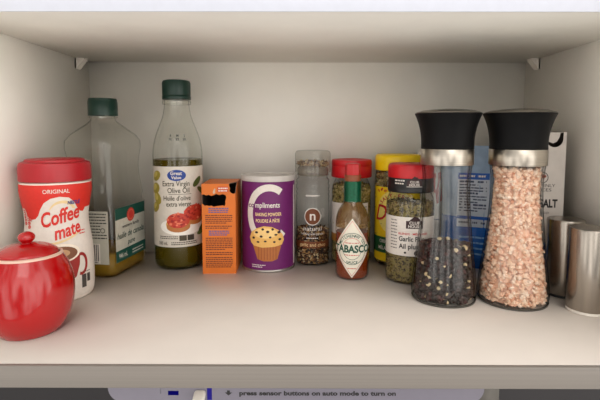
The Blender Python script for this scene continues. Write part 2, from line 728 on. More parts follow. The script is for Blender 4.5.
turned('knob', smooth_prof([(5.2, 76.8), (4.6, 78.4), (5.8, 79.8), (7.6, 82), (7.4, 85), (5, 87.2), (2, 88), (0, 88.1)], 5), M_RED, lid, 48, sharp=60, sx=0.875, sy=0.875)

# ------------------------------------------------------------------ coffee creamer bottle
W_ = ink((220, 211, 201))
x, y = -0.2680, -0.1770
t = thing('creamer_bottle', 'red and white coffee creamer bottle with a red cap, behind the sugar bowl', 'creamer bottle', (x, y, 0), facing(x, y) - 0.03)
M_CRM = mat('white_sleeve', (232, 222, 210), 0.35, var=0.03, scale=30)
prof = [(0, 0.5), (30, 0.5), (33, 0)] + smooth_prof([(35, 2), (36.6, 10), (37, 30), (36.4, 52), (34.0, 70), (32.6, 82), (33.5, 95), (36.0, 108), (37, 116), (36.6, 123)], 5) + [(34, 124.5), (0, 124.5)]
turned('bottle', prof, M_CRM, t, 72, sx=0.93, sy=0.90)
rf = radius_at(prof[3:-2])
turned('cap', [(0, 124.6), (36.8, 124.6), (37.3, 125), (37.3, 139), (36, 143), (33, 144.2), (31, 144.2), (30.5, 146.2), (28, 147), (0, 147.2)], mat('red_plastic_cap', (166, 18, 30), 0.4, var=0.04), t, 72, sx=0.93, sy=0.90)
P = Print()
RD = ink((206, 40, 28))
CR = ink((226, 200, 150))
P.rect(-62, 4, 62, 122, W_, 0)
P.poly([(-62, 122), (-62, 96), (-50, 94), (-45, 98), (-40, 97), (-36, 90), (-30, 86.5), (-24, 87.5), (-20, 91), (-17, 97), (-12, 104), (-5, 108.4), (4, 110), (13, 108.6), (19, 104), (24, 97), (28, 93), (33, 92), (36, 95), (36, 122)], RD, 1)
P.poly([(36, 122), (36, 96), (62, 96), (62, 122)], RD, 1)
P.ell(7, 92, 15, 14, CR, 2, a0=20, a1=160)
P.ell(6, 90, 14, 13, W_, 3, a0=10, a1=170)
P.text('ORIGINAL', 1, 113.6, 4.0, W_, 3, width=26, bold=0.01)
P.text('Coffee', 6, 83, 14.5, RD, 5, width=44, bold=0.035, shear=0.25, rot=11)
P.text('mate', 13, 69, 13, RD, 5, width=31, bold=0.035, shear=0.25, rot=11)
P.text('NESTL\u00c9', 19, 101.5, 3.4, ink((40, 50, 120)), 5, width=14, bold=0.05)
P.lines(23, 34, 72, 1.0, RD, 4, random.Random(1))
P.lines(25, 34, 69, 1.0, RD, 4, random.Random(2))
P.ell(10, 69, 20, 4.5, CR, 2, a0=180, a1=330, rot=18)
P.ell(10, 71, 20, 4.2, W_, 3, a0=180, a1=335, rot=18)
MUG = ink((150, 30, 26))
P.poly([(-16, 52), (-15, 38), (-10, 26), (0, 20), (10, 20), (18, 26), (22, 38), (23, 52)], MUG, 3)
P.ell(3.5, 52, 19.5, 9.5, ink((238, 226, 208)), 4)
P.ell(3.5, 51.5, 16.5, 7.4, ink((120, 74, 44)), 5)
P.ell(1, 52, 11, 4.2, ink((188, 146, 104)), 6)
P.arc(24, 38, 8.5, 12, 3.2, 3.2, -110, 110, MUG, 3)
P.ell(-8, 14, 22, 9, ink((214, 160, 90)), 2)
P.rect(24, 12, 30, 26, ink((70, 64, 60)), 3)
P.rect(31.2, 17, 36, 26, ink((60, 54, 52)), 3)
P.lines(24, 36, 28, 1.0, ink((90, 80, 74)), 3, random.Random(4))
P.text('Coffee', -37, 88, 7, RD, 3, width=22, bold=0.03, rot=-84)
P.text('mate', -44, 88, 7, RD, 3, width=16, bold=0.03, rot=-84)
P.build('label', t, on_cyl(36.5, rf, 0.93, 0.90), 2.5, 5)

# ------------------------------------------------------------------ big clear oil jug
M_CAPG = mat('dark_green_cap', (10, 48, 38), 0.4, var=0.05)
M_PET = clear('clear_plastic', (0.975, 0.975, 0.96), (0.6, 0.61, 0.57), 0.05, 1.6)
t = thing('oil_jug', 'big rectangular clear plastic oil jug with dark green cap, nearly empty', 'oil jug', (-0.2570, -0.0800, 0), math.radians(-8))
HXJ, HYJ = 33.0, 42.0
rings = []
for hx, hy, r, z in ((29, 38, 10, 0.3), (32, 41, 11, 3), (33, 42, 5.5, 9), (33, 42, 5.5, 84), (31.5, 40.5, 9, 87), (31.5, 40.5, 10, 92), (33, 42, 12, 96), (32, 41, 12, 106), (30.5, 39, 12, 120), (30, 38.5, 12, 134), (31.5, 40, 13, 146), (33, 41.8, 14, 156), (33, 41.8, 15, 164), (30.5, 38.5, 16, 171), (25, 31, 17, 178), (19, 22, 16, 184), (15, 15.5, 15, 189), (14, 14, 14, 193), (14, 14, 14, 200)):
    rings.append((rrect(hx, hy, r, 7), z))
bm = bmesh.new()
vs = loft(bm, rings)
n = len(vs[0])
for k, d in ((13, 2.2), (14, 4.5), (15, 4.0), (16, 2.0)):            # scalloped shoulder
    for i, v in enumerate(vs[k]):
        a = math.atan2(v.co.y, v.co.x)
        q = 1 - d / 30 * (0.5 + 0.5 * math.cos(14 * a))
        v.co.x *= q
        v.co.y *= q
from_bm('body', bm, M_PET, t, sharp=50)
bm = bmesh.new()
loft(bm, [(rrect(28, 37, 9, 7), 1), (rrect(31.6, 40.6, 10, 7), 4), (rrect(32.3, 41.3, 10.5, 7), 8), (rrect(32.3, 41.3, 10.5, 7), 27)])
from_bm('oil', bm, liquid('golden_oil', (186, 148, 48), (240, 220, 130), 0.35), t)
turned('neck_ring', [(14, 192), (16.5, 192.3), (16.5, 194), (14, 194.3)], M_PET, t, 48)
turned('cap', [(0, 195), (17.6, 195), (17.6, 212), (17.2, 212.5), (17.2, 214), (16.4, 216.4), (0, 216.6)], M_CAPG, t, 96, ribs=(48, 0.6, 196, 211), sharp=50)
GRN, PAP = ink((16, 74, 62)), ink((206, 202, 190))
BLK = ink((34, 32, 32))
P = Print()                                              # front label, on the side turned to the right
P.rect(-36.4, 17, 36.4, 83, PAP, 0)
P.rect(-36.4, 69, 36.4, 83, GRN, 1)
P.rect(-36.4, 17, 36.4, 31, GRN, 1)
P.ell(0, 71, 9.5, 8.5, ink((190, 50, 40)), 2)
P.ell(0, 71, 7.6, 6.8, ink((206, 90, 70)), 3)
P.ell(0, 71, 5.6, 5.0, ink((190, 50, 40)), 4)
P.text('western family', 0, 57, 4.2, BLK, 2, width=42, bold=0.02)
P.text('huile de canola', 0, 45, 7.6, ink((20, 60, 52)), 2, width=66, bold=0.02, shear=0.2)
P.text('pure', 0, 34.5, 6.6, ink((20, 60, 52)), 2, bold=0.02, shear=0.2)
P.text('946 mL', -20, 21, 6, PAP, 2, width=20, bold=0.02)
P.lines(2, 30, 20.5, 1.5, PAP, 2, random.Random(5))
P.lines(2, 30, 24.0, 1.5, PAP, 2, random.Random(6))
P.build('front_label', t, on_right(HXJ - 0.2), None)
P = Print()                                              # side label: fine print and the bar code
P.rect(-27, 17, 27, 81, ink((188, 184, 172)), 0)
rng = random.Random(7)
for k in range(9):
    P.lines(-25, 25 - (8 if 3 < k < 7 else 0), 77 - k * 3.6, 1.3, BLK, 2, rng, (2, 6))
P.arc(20, 58, 3, 3, 0.8, 0.8, 0, 360, BLK, 2)
P.rect(-8, 18, 16, 42, W_, 1)
xx = -6.5
while xx < 14:
    w = rng.choice((0.4, 0.7, 1.1))
    P.rect(xx, 21, min(xx + w, 14.6), 41, BLK, 2)
    xx += w + rng.choice((0.5, 0.8, 1.1))
P.lines(-5, 13, 18.6, 1.6, BLK, 2, rng, (1, 1.6))
P.build('side_label', t, on_front(-HYJ + 0.2), None)

# ------------------------------------------------------------------ olive oil bottle
x, y = -0.1692, -0.0610
t = thing('olive_oil_bottle', 'tall round olive oil bottle with dark green cap and bruschetta label', 'olive oil bottle', (x, y, 0), facing(x, y))
prof = [(0, 3), (18, 2.5), (24, 0)] + smooth_prof([(28, 0.6), (30.8, 4), (31.6, 10)], 4) + [(31.6, 30), (31.6, 132)] + smooth_prof([(31.6, 146), (30.6, 157), (27.5, 170), (23, 182), (18.6, 194), (16.4, 204), (15.6, 212)], 5) + [(15.6, 222)]
M_OG = clear('pale_green_glass', (0.97, 0.975, 0.955), (0.42, 0.44, 0.38), 0.04, 1.3)
turned('bottle', prof, M_OG, t, 72, sharp=50)
rf = radius_at(prof[3:])
oil = [(0, 2)] + [(r - 0.8, z + 1) for r, z in prof[2:] if z < 130] + [(30.8, 140), (0, 140)]
turned('oil', oil, liquid('olive_oil', (84, 74, 14), (150, 134, 40), 0.65), t, 64, sharp=50)
turned('neck_ring', [(15.6, 210), (17.8, 210.5), (18, 213), (17.8, 215), (15.6, 215.5)], M_OG, t, 48)
turned('cap', [(0, 216.5), (17.8, 216.5), (18.2, 217.5), (18.2, 221), (17.5, 221.6), (18.0, 222.4), (18.0, 237.5), (16.8, 240.3), (14, 241.2), (0, 241.3)], M_CAPG, t, 96, ribs=(60, 0.5, 222, 238), sharp=50)
P = Print()
PAP2 = ink((206, 199, 187))
OLV = ink((58, 52, 30))
rng = random.Random(8)
P.rect(-44, 30, 44, 132, PAP2, 0)
for (a, b, c, d) in ((-31, 120, 8, 6), (-33, 104, 8, 7), (-30, 92, 6, 9), (-34, 80, 8, 6)):
    P.ell(a, b, c, d, ink((150, 136, 52)), 1, rot=35)
    P.ell(a - 2, b + 1.5, c * .6, d * .5, ink((190, 172, 88)), 2, rot=35)
P.ell(26, 112, 9, 4, ink((70, 84, 30)), 1, rot=40)
P.ell(34, 100, 9, 3.4, ink((80, 92, 36)), 1, rot=-30)
P.ell(-2, 121, 11.5, 7, ink((28, 62, 140)), 3)
P.text('Great', -2.5, 121.6, 4.4, W_, 4, width=14, bold=0.03)
P.text('Value', -2.5, 116.6, 3.6, W_, 4, width=12, bold=0.03)
P.text('Extra Virgin', -3, 107.5, 6.4, OLV, 3, width=34, bold=0.012)
P.text('Olive Oil', 0, 99, 6.4, OLV, 3, width=27, bold=0.012)
P.rect(-12, 97.0, 16, 97.5, OLV, 3)
P.text("Huile d'olive", -2, 89.5, 6.0, OLV, 3, width=34, bold=0.012)
P.text('extra vierge', 0, 82, 6.0, OLV, 3, width=31, bold=0.012)
P.ell(5, 56, 30, 11, ink((236, 232, 224)), 1)             # plate, bread and diced tomato
for (bx, bz, br) in ((21, 70, 16.5), (-1, 61, 15.5)):
    P.ell(bx, bz - 2, br, br * .55, ink((206, 160, 92)), 2)
    P.ell(bx, bz - 5, br * .95, br * .45, ink((176, 112, 58)), 3)
    P.ell(bx, bz + 3, br * .92, br * .62, ink((190, 60, 40)), 4)
    for k in range(34):
        a, q = rng.uniform(0, 6.28), math.sqrt(rng.random())
        P.ell(bx + q * br * .85 * math.cos(a), bz + 4 + q * br * .58 * math.sin(a), rng.uniform(1.2, 2.4), rng.uniform(1, 1.8), ink(rng.choice(((206, 66, 48), (170, 36, 28), (222, 120, 90), (150, 30, 24)))), 5 + (k % 3), n=6)
P.ell(34, 52, 8, 3, ink((64, 92, 36)), 3, rot=35)
P.ell(31, 46, 7, 3, ink((92, 116, 48)), 3, rot=10)
P.rect(0, 38, 9, 45, ink((70, 62, 44)), 3)
P.rect(10, 38, 19, 45, ink((58, 54, 44)), 3)
P.lines(-26, -2, 43, 1.1, OLV, 2, rng)
P.lines(-26, -2, 40.6, 1.1, OLV, 2, rng)
P.lines(-10, 24, 35.4, 1.2, OLV, 2, rng)
P.lines(-10, 24, 33.0, 1.2, OLV, 2, rng)
P.text('500 mL', -21, 33, 4.2, OLV, 3, width=13, bold=0.02)
P.build('label', t, on_cyl(31.6), 2.4)
P = Print()
for k, z in enumerate((169, 164.5)):
    for q in range(3):
        P.text('8 M 2 4'[q * 2:q * 2 + 2] if k == 0 else '5E2K1'[q:q + 2], -9 + q * 9, z, 3.0, ink((50, 50, 46)), 0, bold=0.03)
P.build('date_code', t, on_cyl(29.5, rf), 2.0, 3)

# ------------------------------------------------------------------ torn orange soda box
x, y = -0.1096, -0.0730
t = thing('baking_soda_box', 'orange cardboard box with a torn open top corner', 'box', (x, y, 0), math.radians(1.5))
M_OR = mat('orange_card', (208, 108, 28), 0.55, var=0.05, scale=40)
M_KRAFT = mat('dark_card_inside', (30, 25, 22), 0.85, var=0.1)  # near-black colour, so the torn hole reads dark
M_TORN = mat('torn_card_edge', (120, 100, 84), 0.9, var=0.2, scale=400)
hx, hy, H = 20.6, 31.0, 112.0


def slab(name, pts, d, mats, parent, place):
    """cardboard panel: a 2-D outline with thickness d; place maps (x, z, depth) to 3-D"""
    bm = bmesh.new()
    a = [bm.verts.new(place(px, pz, 0)) for px, pz in pts]
    b = [bm.verts.new(place(px, pz, d)) for px, pz in pts]
    f1, f2 = bm.faces.new(a), bm.faces.new(list(reversed(b)))
    f2.material_index = 1
    for i in range(len(pts)):
        j = (i + 1) % len(pts)
        bm.faces.new((a[j], a[i], b[i], b[j])).material_index = 2
    f1.normal_update()
    f2.normal_update()
    bmesh.ops.triangulate(bm, faces=[f1, f2], ngon_method='EAR_CLIP')
    bmesh.ops.recalc_face_normals(bm, faces=bm.faces)
    return from_bm(name, bm, mats, parent, smooth=False)


CARD = [M_OR, M_KRAFT, M_TORN]
hole = [(-20.6, 88), (-18.6, 86.6), (-17, 84.8), (-14.5, 85.6), (-12, 84.6), (-9, 85.2), (-6, 83.6), (-2, 84.6), (2, 85), (5, 85.4), (7, 84.4), (8.4, 87), (8.2, 91), (9.6, 95), (8.6, 98), (5, 99.4), (1, 98.2), (-3, 99.6), (-6, 98), (-9, 97), (-12, 98.6), (-15, 97.6), (-18, 99), (-20.6, 98.4)]
slab('front_panel', [(-20.6, 0), (20.6, 0), (20.6, 100.5), (18, 99.6), (15.4, 100.6), (13.4, 103), (14, 107), (12.6, 110), (13, 112), (-20.6, 112), *reversed(hole)], 0.7, CARD, t, lambda a, b, d: Vector((a, -hy + d, b)))
slab('back_panel', [(-20.6, 0), (20.6, 0), (20.6, 112), (-20.6, 112)], 0.7, CARD, t, lambda a, b, d: Vector((a, hy - d, b)))
slab('side_panel', [(-hy + .8, 0), (hy - .8, 0), (hy - .8, 112), (-hy + 22, 112), (-hy + 16, 109.5), (-hy + 9, 107), (-hy + 5, 102.5), (-hy + .8, 100.5)], 0.7, CARD, t, lambda a, b, d: Vector((hx - d, a, b)))
slab('side_panel', [(-hy + .8, 0), (hy - .8, 0), (hy - .8, 112), (-hy + .8, 112)], 0.7, CARD, t, lambda a, b, d: Vector((-hx + d, a, b)))
slab('bottom_panel', [(-19.8, -hy + .8), (19.8, -hy + .8), (19.8, hy - .8), (-19.8, hy - .8)], 0.7, CARD, t, lambda a, b, d: Vector((a, b, d)))
slab('top_panel', [(12.6, -hy + .8), (13.4, -hy + 9), (17, -hy + 17), (20, -hy + 22), (20, hy - .8), (-20, hy - .8), (-20, -hy + .8)], 0.7, CARD, t, lambda a, b, d: Vector((a, b, 112 - d)))
slab('torn_flap', [(-4, 101.5), (0, 99.6), (5, 100.4), (9, 99.6), (13.4, 101.4), (13, 110), (4, 111), (-3.4, 110)], 0.8, [M_OR, M_TORN, M_TORN], t, lambda a, b, d: Vector((a, -hy - 1.2 + d + (b - 98) * 0.09, b)))
P = Print()
BRN, BLU = ink((96, 40, 22)), ink((74, 84, 140))
rng = random.Random(9)
P.poly([(-6.5, 99.5), (-4, 100.5), (-3, 104), (-4.4, 106.6), (-6, 104.4), (-7, 102)], ink((196, 176, 150)), 0)
P.rect(-1, 102, 12, 108.6, ink((196, 70, 40)), 10)
P.lines(0, 11.5, 105.8, 1.6, W_, 11, rng)
P.lines(0, 11.5, 102.8, 1.6, W_, 11, rng)
z = 81
for k, (m, cnt) in enumerate(((BLU, 3), (BRN, 5), (BRN, 2), (BLU, 3), (BRN, 7), (BRN, 2), (BRN, 6))):
    for q in range(cnt):
        if z < 4:
            break
        in_ = 5 if m is BLU else 1
        P.lines(-17.5 + in_, 17.5 - in_ - (rng.uniform(0, 12) if q == cnt - 1 else 0), z, 1.15 if m is BRN else 1.35, m, 0, rng, (1.5, 4))
        z -= 2.35
    z -= 1.6
P.build('printing', t, on_front(-hy), None)

# ------------------------------------------------------------------ baking powder tin
x, y = -0.0505, -0.0665
t = thing('baking_powder_tin', 'round purple baking powder tin with a muffin on it', 'tin', (x, y, 0), facing(x, y))
M_TIN = mat('tinplate', (190, 186, 182), 0.3, metal=0.9, var=0.05)
R = 34.0
turned('can', [(0, 1.5), (31, 1.5), (32, 0), (34.6, 0.2), (35, 1.4), (34.6, 2.8), (34, 3.2), (34, 114), (0, 114)], M_TIN, t, 72)
turned('lid', [(0, 113.8), (35.2, 113.8), (35.4, 114.2), (35.4, 119.6), (34.6, 120.8), (33.4, 120.8), (32.6, 119), (0, 118.6)], mat('grey_plastic_lid', (198, 192, 186), 0.4), t, 72)
P = Print()
PUR = ink((104, 22, 96))
WH = ink((222, 214, 206))
CRM = ink((238, 206, 150))
P.rect(-105, 3.4, 105, 113.8, PUR, 0)
P.rect(40, 6, 45, 108, WH, 1)
P.arc(1, 74, 30, 37, 8.5, 8.5, 55, 315, WH, 1, n=60)
P.text('co', -22.4, 82, 6.4, PUR, 3, width=8.6, bold=0.025)
P.text('mpliments', -1.2, 82, 6.4, WH, 3, width=31, bold=0.025)
P.text('BAKING POWDER', 0, 71.5, 4.2, CRM, 3, width=33, bold=0.025)
P.text('POUDRE \u00c0 P\u00c2TE', -1, 63.5, 4.2, CRM, 3, width=30, bold=0.025)
rng = random.Random(11)
P.poly([(-20, 34), (-14, 17), (-6, 14.6), (4, 14.6), (11, 17), (16, 34)], ink((176, 104, 50)), 3)
for k in range(7):
    P.rect(-13 + k * 3.6, 16.5, -12 + k * 3.6, 33, ink((146, 80, 38)), 4)
P.poly([(-23, 38), (-25, 44), (-22, 51), (-15, 56), (-6, 59), (4, 58), (12, 54), (18, 48), (20, 41), (17, 35), (8, 33), (-8, 32), (-19, 34)], ink((226, 176, 96)), 5)
P.ell(-4, 50, 15, 6.5, ink((238, 200, 130)), 6)
for (a, b) in ((-19, 44), (-15, 51), (-9, 46), (-7, 55), (-1, 52), (2, 45), (5, 55), (9, 48), (13, 51), (14, 42), (-4, 40), (-13, 39), (7, 39)):
    P.ell(a, b, rng.uniform(1.6, 2.3), rng.uniform(1.2, 1.8), ink((48, 26, 24)), 7, n=8)
P.lines(-22, -4, 9, 1.1, WH, 2, rng)
P.lines(-22, -8, 6.6, 1.1, WH, 2, rng)
P.build('label', t, on_cyl(34.0), 2.4)

# ------------------------------------------------------------------ spice grinder with clear cap
M_CLR = clear('clear_glass', (0.97, 0.975, 0.97), (0.35, 0.36, 0.35), 0.03, 1.5)
M_CLRP = clear('clear_cap_plastic', (0.90, 0.90, 0.88), (0.5, 0.5, 0.48), 0.1, 1.4, haze=0.10)
FL = [mat('flake_brown', (92, 56, 30), 0.8), mat('flake_tan', (156, 118, 70), 0.8), mat('flake_dark', (44, 28, 20), 0.8), mat('flake_pale', (196, 176, 136), 0.8)]
x, y = 0.0078, -0.0490
t = thing('spice_grinder', 'slim clear spice grinder with a clear cap and brown round letter label', 'spice grinder', (x, y, 0), facing(x, y))
prof = [(0, 2), (17, 1.5), (19, 0)] + smooth_prof([(21, 0.8), (22.2, 5)], 3) + [(22.2, 84), (21.6, 86), (22.2, 88), (22.2, 91), (21.5, 92.5), (22.2, 94), (22.2, 97), (21.3, 99), (22.2, 101), (22.2, 105), (21.2, 107), (22, 109), (22, 112), (19.5, 115), (19.5, 122)]
turned('jar', prof, M_CLR, t, 64)
rf = radius_at([(22.2, 0), (22.2, 112)])
turned('grinder_head', [(0, 118), (20.8, 118), (20.8, 126), (19, 129), (12, 131), (0, 131)], clear('grinder_plastic', (0.8, 0.79, 0.76), (0.4, 0.4, 0.4), 0.15, 1.2, haze=0.35, hazecol=(150, 140, 126)), t, 48, ribs=(24, 0.8, 118, 127))
turned('cap', [(23.0, 122), (23.6, 122.6), (23.6, 146), (22.6, 149.4), (20.5, 150.6), (0, 151)], M_CLRP, t, 64)
fill('seasoning', t, rf, 2.2, 46, 1.8, 1500, 150, 'flake', FL, (4, 3, 3, 1), 21, FL[2], rough_top=1.2)
rc = radius_at([(21.5, 131), (21.5, 140)])
fill('cap_flakes', t, rc, 131.3, 135, 1.5, 150, 120, 'flake', FL, (3, 4, 1, 3), 22, FL[1], rough_top=1.6)
P = Print()
BR = ink((110, 56, 22))
P.ell(0, 65.5, 11, 11.5, WH, 1)
P.ell(0, 65.5, 9.9, 10.4, BR, 2)
P.text('n', 0, 60.8, 12.5, WH, 3, bold=0.02)
P.text('natural', 0, 47, 5.6, WH, 2, width=24)
P.text('cooking with grinder', 0, 41.5, 2.8, WH, 2, width=31)
P.rect(-30, 24, 30, 32.5, BR, 1)
P.text('garlic and chop', 0, 26, 4.6, CRM, 2, width=37)
P.lines(-8, 8, 36.5, 1.2, WH, 2, random.Random(3))
P.arc(14, 73, 2.4, 2.6, 0.6, 0.6, 0, 360, WH, 1, n=14)
P.arc(14, 66.5, 2.4, 2.6, 0.6, 0.6, 0, 360, WH, 1, n=14)
P.lines(-9, 9, 92, 1.6, WH, 1, random.Random(5))
P.build('printing', t, on_cyl(22.2), 2.0)

# ------------------------------------------------------------------ red lidded herb jar (behind the hot sauce)
HB = [mat('herb_green', (136, 122, 66), 0.85), mat('herb_tan', (178, 156, 100), 0.85), mat('herb_dark', (90, 76, 40), 0.85)]
M_REDL = mat('red_jar_lid', (196, 22, 30), 0.38, var=0.04)
x, y = 0.0605, -0.0400
t = thing('herb_jar', 'glass herb jar with plain red lid, partly hidden by the hot sauce bottle', 'spice jar', (x, y, 0), facing(x, y))
prof = [(0, 2), (20, 1.5), (22, 0), (25, 0.6), (26.4, 4), (26.4, 94)] + smooth_prof([(26.4, 96), (25.6, 103), (23, 109), (21.5, 112)], 4) + [(21.5, 117)]
turned('jar', prof, M_CLR, t, 64)
turned('lid', [(0, 115), (26.4, 115), (27.2, 116), (27.2, 129), (26.6, 130), (27.2, 131), (27.2, 136), (26.2, 138.3), (24, 138.6), (22.5, 137.4), (0, 137.2)], M_REDL, t, 96, ribs=(60, 0.5, 116.5, 128), sharp=50)
fill('dried_herbs', t, radius_at(prof[4:-1]), 2.5, 104, 1.8, 2800, 140, 'flake', HB, (4, 4, 2), 23, HB[0], rough_top=1.2)
P = Print()
P.rect(-52, 30, 26, 82, WH, 0)
P.rect(-52, 30, 26, 40, ink((180, 120, 50)), 1)
rng = random.Random(12)
for k in range(9):
    P.lines(6, 24, 76 - k * 3.6, 1.3, BLK, 1, rng)
P.build('label', t, on_cyl(26.4), 2.4)

# ------------------------------------------------------------------ hot sauce bottle
x, y = 0.0543, -0.1115
t = thing('hot_sauce_bottle', 'small hot sauce bottle with diamond label and green neck foil', 'sauce bottle', (x, y, 0), facing(x, y))
prof = [(0, 3), (14, 2), (16, 0)] + smooth_prof([(18.5, 0.8), (20, 4), (20.2, 10)], 3) + [(20.2, 62)] + smooth_prof([(20.2, 66), (19.4, 74), (16.5, 82), (12.8, 88), (10.6, 93), (10, 98)], 5) + [(9.8, 118)]
rf = radius_at(prof[3:])
turned('bottle', prof, M_CLR, t, 64, sharp=50)
sauce = [(0, 3)] + [(r - 0.9, z + 0.8) for r, z in prof[2:] if z < 97] + [(8.9, 98), (8.8, 110), (0, 110)]
turned('sauce', [(r, z) for r, z in sauce if z < 60] + [(19.3, 56), (0, 56)], liquid('red_brown_sauce', (128, 52, 18), (170, 70, 30), 0.9), t, 48, sharp=50)
film = [(r - 0.5, z) for r, z in prof if 56 < z < 118]
bm = bmesh.new()
lathe(bm, film, 48)
bmesh.ops.recalc_face_normals(bm, faces=bm.faces)
from_bm('sauce_film', bm, liquid('sauce_film', (136, 104, 60), (214, 190, 150), 0.5), t)
turned('neck_foil', [(10.6, 92.2), (10.4, 97), (10.4, 116.5), (9.4, 117)], mat('green_foil', (8, 84, 56), 0.3, metal=0.4, var=0.25, scale=420), t, 48)
turned('cap_collar', [(9.2, 116.8), (9.9, 117), (9.9, 124), (9.2, 124.4)], mat('orange_brown_collar', (134, 70, 40), 0.5), t, 40)
turned('cap', [(0, 124), (9.6, 124), (9.8, 124.6), (9.2, 136.4), (8.2, 137.6), (0, 137.8)], mat('red_octagon_cap', (186, 30, 34), 0.4), t, 8, sharp=20)
P = Print()
GRT, RDT = ink((16, 74, 56)), ink((196, 84, 70))
cz = 38.5
P.poly([(0, cz - 35), (25, cz), (0, cz + 36), (-25, cz)], ink((228, 222, 206)), 0)
P.poly([(0, cz - 32.6), (23.2, cz), (0, cz + 33.4), (-23.2, cz)], RDT, 1)
P.poly([(0, cz - 31.8), (22.6, cz), (0, cz + 32.6), (-22.6, cz)], ink((228, 222, 206)), 2)
P.arc(0, cz, 17, 19, 0.6, 0.6, 8, 172, GRT, 3)
P.arc(0, cz, 17, 19, 0.6, 0.6, 188, 352, GRT, 3)
P.arc(0, cz, 11.5, 13, 0.5, 0.5, 15, 165, RDT, 3)
P.arc(0, cz, 11.5, 13, 0.5, 0.5, 195, 345, GRT, 3)
P.text('McILHENNY CO', 0, 0, 3.4, GRT, 3, bold=0.03, arc=(0, cz - 0.5, 14.4, 90, 128))
P.text('TABASCO', 0, cz - 4.2, 8.4, GRT, 4, width=45, bold=0.055)
P.lines(-8, 8, cz + 6.4, 1.0, RDT, 3, random.Random(2))
P.lines(-9, 9, cz - 8, 1.0, RDT, 3, random.Random(3))
P.text('SAUCE', 0, cz - 17.6, 3.2, GRT, 3, width=13, bold=0.03)
P.lines(-5, 5, cz - 24, 1.2, RDT, 3, random.Random(4))
P.build('label', t, on_cyl(20.2, rf), 1.8, 4)

# ------------------------------------------------------------------ yellow seasoning bottle
M_YEL = mat('yellow_plastic', (250, 212, 8), 0.38, var=0.03)
x, y = 0.1219, -0.0460
t = thing('seasoning_bottle', 'yellow capped seasoning bottle with yellow label and green band', 'seasoning bottle', (x, y, 0), facing(x, y))
prof = [(0, 2), (22, 1.5), (25, 0), (28, 0.8), (29.6, 5), (29.6, 118)] + [(28.6, 122), (28.6, 127)]
turned('jar', prof, M_CLR, t, 64)
turned('cap', [(0, 125), (29.2, 125), (30, 125.6), (30, 142), (29.2, 144.6), (27, 145.7), (0, 145.7)], M_YEL, t, 96, ribs=(64, 0.5, 126, 140), sharp=50)
fill('seasoning', t, radius_at([(29.4, 4), (29.4, 125)]), 2.5, 119, 2.4, 1500, 80, 'flake', HB, (3, 4, 3), 24, HB[0])
P = Print()
YL, RDD, GD = ink((250, 212, 20)), ink((196, 30, 30)), ink((20, 84, 44))
P.rect(-62, 6, 62, 104, YL, 0)
P.ell(-2, 71, 27, 29, ink((246, 226, 120)), 1)
P.text('SALT-FREE', 0, 0, 5, RDD, 3, bold=0.03, arc=(-2, 68, 23, 92, 96))
P.text('Dash', -6, 60, 21, RDD, 4, width=52, bold=0.012, shear=0.3)
P.text('SEASONING', 0, 45, 4.4, RDD, 3, width=28, bold=0.02)
P.rect(-62, 17, 62, 38, GD, 2)
P.text('ORIGINAL BLEND', -2, 30.5, 4.4, WH, 3, width=44, bold=0.02)
P.text('M\u00c9LANGE ORIGINAL', -2, 21.5, 4.4, WH, 3, width=48, bold=0.02)
rng = random.Random(14)
for k in range(10):
    P.ell(-27 + k * 5.6, 100 + rng.uniform(-2, 3), 2.6, 1.6, ink(rng.choice(((190, 50, 30), (90, 110, 40), (216, 120, 30)))), 2, n=10, rot=rng.uniform(0, 180))
P.build('label', t, on_cyl(29.6), 2.4)

# ------------------------------------------------------------------ garlic seasoning jar
x, y = 0.1218, -0.1200
t = thing('garlic_seasoning_jar', 'glass garlic seasoning jar with red and black lid and white label', 'spice jar', (x, y, 0), facing(x, y) + 0.05)
prof = [(0, 2), (21, 1.5), (23, 0), (26, 0.8), (27.6, 4), (27.8, 8), (27.8, 88)] + smooth_prof([(27.8, 90), (27, 97), (24.5, 103), (23.2, 106)], 4) + [(23.2, 112)]
turned('jar', prof, M_CLR, t, 64, sharp=50)
lid = turned('lid', [(0, 106), (26.0, 106), (26.6, 106.8), (26.6, 112), (25.9, 113), (25.9, 123), (0, 123)], mat('black_lid_base', (20, 19, 22), 0.35), t, 72)
turned('lid_top', [(25.9, 122.6), (26.4, 123.2), (26.4, 134), (25.4, 137.6), (23.4, 138.6), (0, 138.6)], M_REDL, lid, 72)
fill('seasoning', t, radius_at(prof[4:-1]), 2.5, 93, 1.5, 2600, 160, 'flake', [mat('garlic_pale', (146, 126, 80), 0.85), mat('garlic_green', (98, 86, 46), 0.85), mat('garlic_dark', (70, 56, 34), 0.85)], (4, 3, 2), 25, HB[0], rough_top=1.0)
LOGO = ink((52, 22, 24))


def house(P, x, z, w, m, layer):
    """dark gabled sign with two lines of lettering"""
    h = w * 0.75
    P.poly([(x - w / 2, z), (x + w / 2, z), (x + w / 2, z + h * .62), (x + w * .38, z + h * .62), (x + w * .2, z + h * .92), (x + w * .1, z + h * .92), (x, z + h), (x - w * .34, z + h * .62), (x - w / 2, z + h * .62)], m, layer)
    P.text('CLUB', x, z + h * .36, h * .22, WH, layer + 1, width=w * .62, bold=0.03)
    P.text('HOUSE', x, z + h * .08, h * .22, WH, layer + 1, width=w * .74, bold=0.03)


